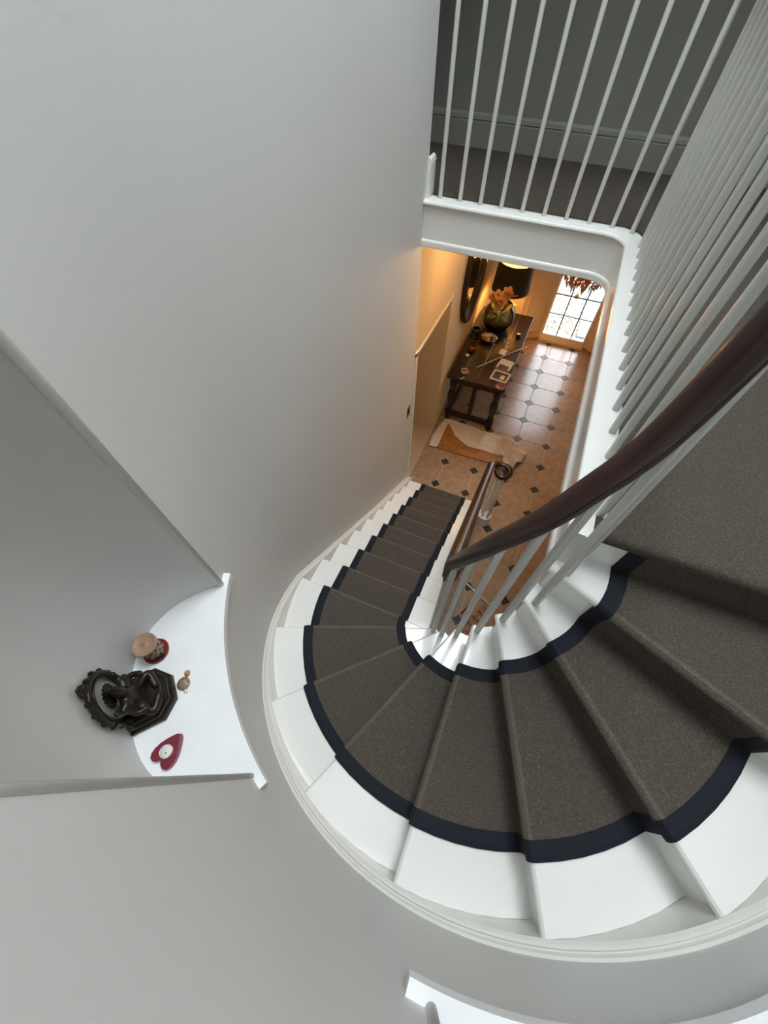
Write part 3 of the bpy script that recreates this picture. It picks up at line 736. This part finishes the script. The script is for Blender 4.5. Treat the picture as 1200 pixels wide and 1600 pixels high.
# things on the table
T0 = TZ
def thing(name, x, y, label, cat, rz=0, z=T0): return tag(empty(name, (x, y, z), rz), label, cat)
t = thing('trinket_bowl', -.680, 5.42, 'shiny round bowl heaped with small trinkets before the orchid bowl', 'bowl')
lathe('bowl', [(0, 0), (.05, 0), (.09, .025), (.115, .06), (.108, .06), (.085, .03), (0, .012)], 'silver', t, (0, 0, 0), 28)
for i, (x, y, m) in enumerate([(-.03, .03, 'ceramic_white'), (.04, .02, 'cover_red'), (0, -.04, 'paper'), (.045, -.035, 'black_plastic'), (-.05, -.02, 'amber'), (.0, .06, 'ceramic_white')]):
    lathe('trinket', [(0, .02), (.022, .03), (.026, .045), (.014, .06), (0, .065)], m, t, (x, y, 0), 9)
t = thing('glass_goblet', -.865, 5.20, 'small glass candle goblet near the wall side of the table', 'goblet')
lathe('goblet', [(0, 0), (.038, 0), (.036, .006), (.008, .012), (.008, .05), (.03, .07), (.044, .11), (.046, .15), (.043, .15), (.04, .11), (.02, .075), (0, .072)], 'clear_glass', t, (0, 0, 0), 20)
lathe('candle_wax', [(0, .078), (.028, .082), (.038, .105), (0, .108)], 'wax', t, (0, 0, 0), 18)
t = thing('candle_jar', -.83, 5.08, 'squat dark candle jar standing on the table below the mirror', 'candle jar')
lathe('jar', [(0, 0), (.045, 0), (.052, .02), (.05, .06), (.044, .065), (.044, .04), (0, .038)], 'cover_red', t, (0, 0, 0), 20); lathe('wax_fill', [(0, .038), (.043, .038), (.043, .045), (0, .044)], 'amber', t, (0, 0, 0), 18)
t = thing('tealight', -.86, 4.95, 'lone tealight on the table edge nearest the wall', 'candle')
lathe('cup', [(0, 0), (.03, 0), (.03, .014), (.028, .014), (.028, .01), (0, .01)], 'alloy', t, (0, 0, 0), 18); lathe('wax', [(0, .01), (.027, .01), (.027, .012), (0, .0115)], 'wax', t, (0, 0, 0), 18)
t = thing('dark_pot', -.90, 5.49, 'dark round pot tucked between the bowl and the wall', 'pot')
lathe('pot', [(0, 0), (.05, 0), (.075, .04), (.07, .08), (.055, .095), (.06, .10), (.052, .10), (.045, .08), (0, .02)], 'black_plastic', t, (0, 0, 0), 22); lathe('pot_rim', [(.058, .099), (.062, .103), (.058, .107), (.054, .103), (.058, .099)], 'silver', t, (0, 0, 0), 22)
t = thing('necklace', -.405, 5.50, 'coiled silver bead necklace lying on the dark table', 'necklace')
for i in range(34):
    a = i * .42; r = .075 - .0012 * i; o = lathe('bead', [(0, 0), (.006, .003), (.007, .007), (0, .012)], 'silver', t, (r * math.cos(a) * (1.1 + .1 * math.sin(3 * a)), r * math.sin(a), 0), 6) if i == 0 else dup(t.children[0], t, (r * math.cos(a) * (1.1 + .1 * math.sin(3 * a)), r * math.sin(a), 0))
t = thing('votive_cup', -.300, 5.68, 'small votive cup on the outer edge of the table near the lamp', 'candle holder')
lathe('cup', [(0, 0), (.032, 0), (.036, .03), (.034, .055), (.031, .055), (.031, .035), (0, .033)], 'dark_wood', t, (0, 0, 0), 18); lathe('wax', [(0, .034), (.030, .034), (.030, .048), (0, .046)], 'wax', t, (0, 0, 0), 18)
t = thing('bracelet', -.53, 5.33, 'little tangle of brown beads beside a white card', 'bracelet')
for i in range(16):
    a = i * .4; dxy = (.045 * math.cos(a), .028 * math.sin(a), 0)
    o = lathe('bead', [(0, 0), (.007, .003), (.007, .008), (0, .012)], 'amber', t, dxy, 6) if i == 0 else dup(t.children[0], t, dxy)
o = box('greeting_card', -.045, .045, -.065, .065, 0, .004, 'paper'); o.location = (-.415, 5.23, T0); o.rotation_euler = (0, 0, rad(-12)); tag(o, 'plain white card lying beside the wooden stick on the table', 'card')
o = tube('wooden_stick', [(-.664, 4.735, T0 + .008), (-.40, 5.11, T0 + .008), (-.128, 5.49, T0 + .008)], .007, 'linen'); tag(o, 'long thin pale stick laid diagonally across the dark table', 'stick')
t = thing('magazine', -.318, 4.94, 'magazine with grey picture cover behind the white-edged frame', 'magazine', rad(-8))
box('pages', -.095, .095, -.12, .12, 0, .010, 'paper', t); box('cover', -.096, .096, -.122, .122, .010, .012, 'paper', t); box('cover_picture', -.07, .07, -.10, -.01, .012, .0125, 'print_dark', t); box('cover_band', -.096, .096, -.122, -.10, .012, .0125, 'cover_red', t)
t = thing('photo_frame', -.318, 4.67, 'white-edged rectangular photo frame lying flat on the table', 'photo frame', rad(-6))
boxes('frame', [(-.115, .115, -.105, -.085, 0, .02), (-.115, .115, .085, .105, 0, .02), (-.115, -.095, -.085, .085, 0, .02), (.095, .115, -.085, .085, 0, .02)], 'ceramic_white', t)
box('photo', -.095, .095, -.085, .085, .004, .010, 'print_dark', t); box('photo_light', .005, .06, -.05, .04, .010, .0105, 'paper', t)
t = thing('red_dish', -.262, 4.47, 'shallow reddish dish at the near corner of the table', 'dish')
lathe('dish', [(0, 0), (.05, 0), (.072, .014), (.068, .016), (.045, .006), (0, .005)], 'ceramic_red', t, (0, 0, 0), 24)
t = thing('tea_cup', -.79, 4.55, 'pale cup with small handle near the left front corner of the table', 'cup')
lathe('cup', [(0, 0), (.026, 0), (.04, .03), (.044, .06), (.041, .06), (.036, .03), (0, .008)], 'ceramic_white', t, (0, 0, 0), 20)
tube('handle', [(.038, 0, .052), (.058, 0, .05), (.062, 0, .035), (.052, 0, .02), (.034, 0, .02)], .004, 'ceramic_white', t, 6); lathe('tea', [(0, .048), (.0395, .048), (0, .049)], 'ceramic_red', t, (0, 0, 0), 18)
o = sweep('cup_saucer', [(-.80 + .04 * math.cos(rad(a)), 4.462 + .028 * math.sin(rad(a)), T0 + .004) for a in range(-110, 60, 12)], [(-.006, -.003), (.006, -.003), (.004, .004), (-.004, .004)], 'ceramic_white', closed_prof=True); tag(o, 'curved white china sliver in front of the pale cup', 'china piece')

# dust sheet over a timber board on the floor
o = prism('timber_board', [(-.93, 3.835), (-.60, 3.828), (-.30, 3.835), (-.05, 3.85), (.10, 3.92), (.16, 4.10), (.10, 4.34), (-.88, 4.34)], 0.001, .022, 'warm_wood'); tag(o, 'orange-brown timber board on the floor half under the sheet', 'board')
low = [(-.955, 3.815), (-.90, 3.815), (-.842, 3.828), (-.84, 3.966), (-.845, 4.195), (-.84, 4.345), (-.79, 4.30), (-.673, 4.139), (-.579, 4.08), (-.447, 4.01), (-.326, 4.013), (-.224, 4.021), (-.139, 4.021), (-.033, 4.007), (.082, 4.02), (.083, 3.915), (.186, 3.867), (.253, 3.862)]
up = [(-.975, 4.0), (-.96, 4.15), (-.94, 4.3), (-.925, 4.38), (-.905, 4.42), (-.86, 4.43), (-.80, 4.43), (-.70, 4.428), (-.60, 4.425), (-.48, 4.42), (-.36, 4.40), (-.25, 4.40), (-.149, 4.395), (.029, 4.378), (.179, 4.329), (.312, 4.264), (.375, 4.217), (.344, 4.039)]
def resample(P_, n):
    L = [0]
    for a, b in zip(P_, P_[1:]): L.append(L[-1] + math.dist(a, b))
    out = []
    for i in range(n):
        s = L[-1] * i / (n - 1)
        for k in range(len(P_) - 1):
            if s <= L[k + 1] + 1e-9: f = (s - L[k]) / (L[k + 1] - L[k]); out.append((P_[k][0] + (P_[k + 1][0] - P_[k][0]) * f, P_[k][1] + (P_[k + 1][1] - P_[k][1]) * f)); break
    return out
NU, NV = 86, 22
def lerp_list(P_, n):
    out = []
    for i in range(n):
        f = i / (n - 1) * (len(P_) - 1); k = min(len(P_) - 2, int(f)); g = f - k
        out.append((P_[k][0] + (P_[k + 1][0] - P_[k][0]) * g, P_[k][1] + (P_[k + 1][1] - P_[k][1]) * g))
    return out
A, B = lerp_list(low, NU), lerp_list(up, NU)
V, F = [], []
for i in range(NU):
    u = i / (NU - 1)
    for j in range(NV):
        v = j / (NV - 1); x = A[i][0] + (B[i][0] - A[i][0]) * v; y = A[i][1] + (B[i][1] - A[i][1]) * v
        amp = max(0, min(1, (x + .10) / .18)); env = math.sin(math.pi * min(1, max(0, v))) ** .4
        q_ = math.atan2(y - 4.45, x + .25); ridge = (.5 + .5 * math.sin(32 * q_ + 3 * math.sin(9 * x))) ** 1.5 * .7 + .3 * abs(math.sin(31 * x - 17 * y + 2 * math.sin(13 * y)))
        z = .026 + .010 * math.sin(17 * x + 9 * y) * math.sin(12 * y - 5 * x) * env + amp * env * (.012 + .12 * ridge)
        V.append((x, y, max(.024, z)))
for i in range(NU - 1):
    for j in range(NV - 1): F.append((i * NV + j, (i + 1) * NV + j, (i + 1) * NV + j + 1, i * NV + j + 1))
o = obj('dust_sheet', V, F, 'linen', None, True); md = o.modifiers.new('thick', 'SOLIDIFY'); md.thickness = .003; md.offset = 1
tag(o, 'crumpled pale linen dust sheet on the tiles in front of the table', 'dust sheet')

# pieces on the tiles seen through the stair sticks
o = tube('white_rod', [(.06, 2.03, .012), (.25, 1.94, .012), (.46, 1.84, .012)], .011, 'ceramic_white'); tag(o, 'thin white rod on the tiles seen between the stair sticks', 'rod')
fr = tag(empty('carved_panel', (.37, 1.62, 0), rad(62)), 'carved brown openwork panel on the tiles below the stair sticks', 'carving')
boxes('frame_bar', [(-.20, .20, -.075, -.055, 0, .02), (-.20, .20, .055, .075, 0, .02), (-.20, -.18, -.055, .055, 0, .02), (.18, .20, -.055, .055, 0, .02)], 'warm_wood', fr)
for i in range(4):
    x = -.13 + i * .09; o = sweep('carved_ring', [(x + .035 * math.cos(rad(a)), .035 * math.sin(rad(a)), 0) for a in range(0, 361, 20)], [(-.008, 0), (.008, 0), (.006, .016), (-.006, .016)], 'warm_wood', fr, closed_prof=True)
    box('carved_bar', x - .050, x - .040, -.055, .055, 0, .014, 'dark_wood', fr)
o = tube('walking_stick', [(.20, 1.62, .01), (.25, 1.74, .01), (.30, 1.87, .01)], .008, 'dark_wood'); tag(o, 'dark slim stick on the tiles beside the white rod', 'stick')

# light switch on the stair wall end
ls = tag(empty('light_switch', (-1.011, 2.95, 1.36)), 'small black light switch at the end of the stair wall', 'light switch')
box('plate', 0, .008, -.04, .04, -.06, .06, 'black_plastic', ls, .002); box('rocker', .008, .014, -.012, .012, -.02, .02, 'black_plastic', ls)

# chandelier
ch = tag(empty('chandelier', (.235, 5.0, ZH)), 'brass and amber crystal chandelier hanging before the front door', 'chandelier')
lathe('ceiling_rose', [(0, 0), (.06, 0), (.05, -.02), (.01, -.03), (0, -.03)], 'brass', ch, (0, 0, 0), 20)
tube('stem_rod', [(0, 0, -.02), (0, 0, -.75)], .008, 'brass', ch, 8)
lathe('hub', [(0, -.70), (.03, -.72), (.045, -.77), (.03, -.83), (.015, -.88), (0, -.90)], 'brass', ch, (0, 0, 0), 16)
dropv = [(0, 0, .0), (.010, 0, -.018), (0, .010, -.018), (-.010, 0, -.018), (0, -.010, -.018), (0, 0, -.052)]
dropf = [(0, 1, 2), (0, 2, 3), (0, 3, 4), (0, 4, 1), (5, 2, 1), (5, 3, 2), (5, 4, 3), (5, 1, 4)]
proto = {}
def drop(p, m, s=1):
    if m not in proto: proto[m] = obj('crystal_drop', dropv, dropf, m, ch); o = proto[m]
    else: o = dup(proto[m], ch)
    o.location = p; o.scale = (s, s, s)
for i in range(8):
    a = 2 * math.pi * i / 8 + .2; c, s = math.cos(a), math.sin(a)
    arm = tube('arm', [(.03 * c, .03 * s, -.80), (.10 * c, .10 * s, -.87), (.18 * c, .18 * s, -.84), (.21 * c, .21 * s, -.77)], .007, 'brass', ch, 6)
    lathe('candle_cup', [(0, 0), (.03, .008), (.028, .014), (.010, .016), (.010, .07), (0, .072)], 'brass', arm, (.21 * c, .21 * s, -.77), 10)
    for (r, z, m) in ((.23, -.80, 'brass'), (.15, -.90, 'clear_glass'), (.21, -.785, 'clear_glass'), (.17, -.855, 'amber'), (.12, -.885, 'clear_glass'), (.07, -.875, 'amber'), (.195, -.83, 'silver')): drop((r * c, r * s, z), m, 1.7)
for i in range(5): drop((.02 * math.cos(i * 1.25), .02 * math.sin(i * 1.25), -.90), 'amber', 1.2)
lathe('bottom_ball', [(0, -1.09), (.016, -1.08), (.022, -1.06), (.014, -1.04), (.003, -1.03), (.003, -.90), (0, -.90)], 'silver', ch, (0, 0, 0), 14)

# flush hall ceiling light by the stair foot
fl = tag(empty('ceiling_light', (-.40, 3.70, ZH)), 'warm flush ceiling light tucked under the landing by the stair foot', 'ceiling light')
lathe('rim', [(0, 0), (.13, 0), (.13, -.02), (.115, -.028), (.112, -.02), (0, -.02)], 'brass', fl, (0, 0, 0), 28)
lathe('diffuser', [(0, -.021), (.111, -.021), (.11, -.03), (.08, -.05), (0, -.06)], 'diffuser', fl, (0, 0, 0), 28)
pl = bpy.data.lights.new('ceiling_bulb_light', 'POINT'); pl.energy = 17; pl.color = (1.0, .54, .17); pl.shadow_soft_size = .09
po = bpy.data.objects.new('ceiling_bulb_light', pl); COL.objects.link(po); po.location = (-.40, 3.70, ZH - .17)
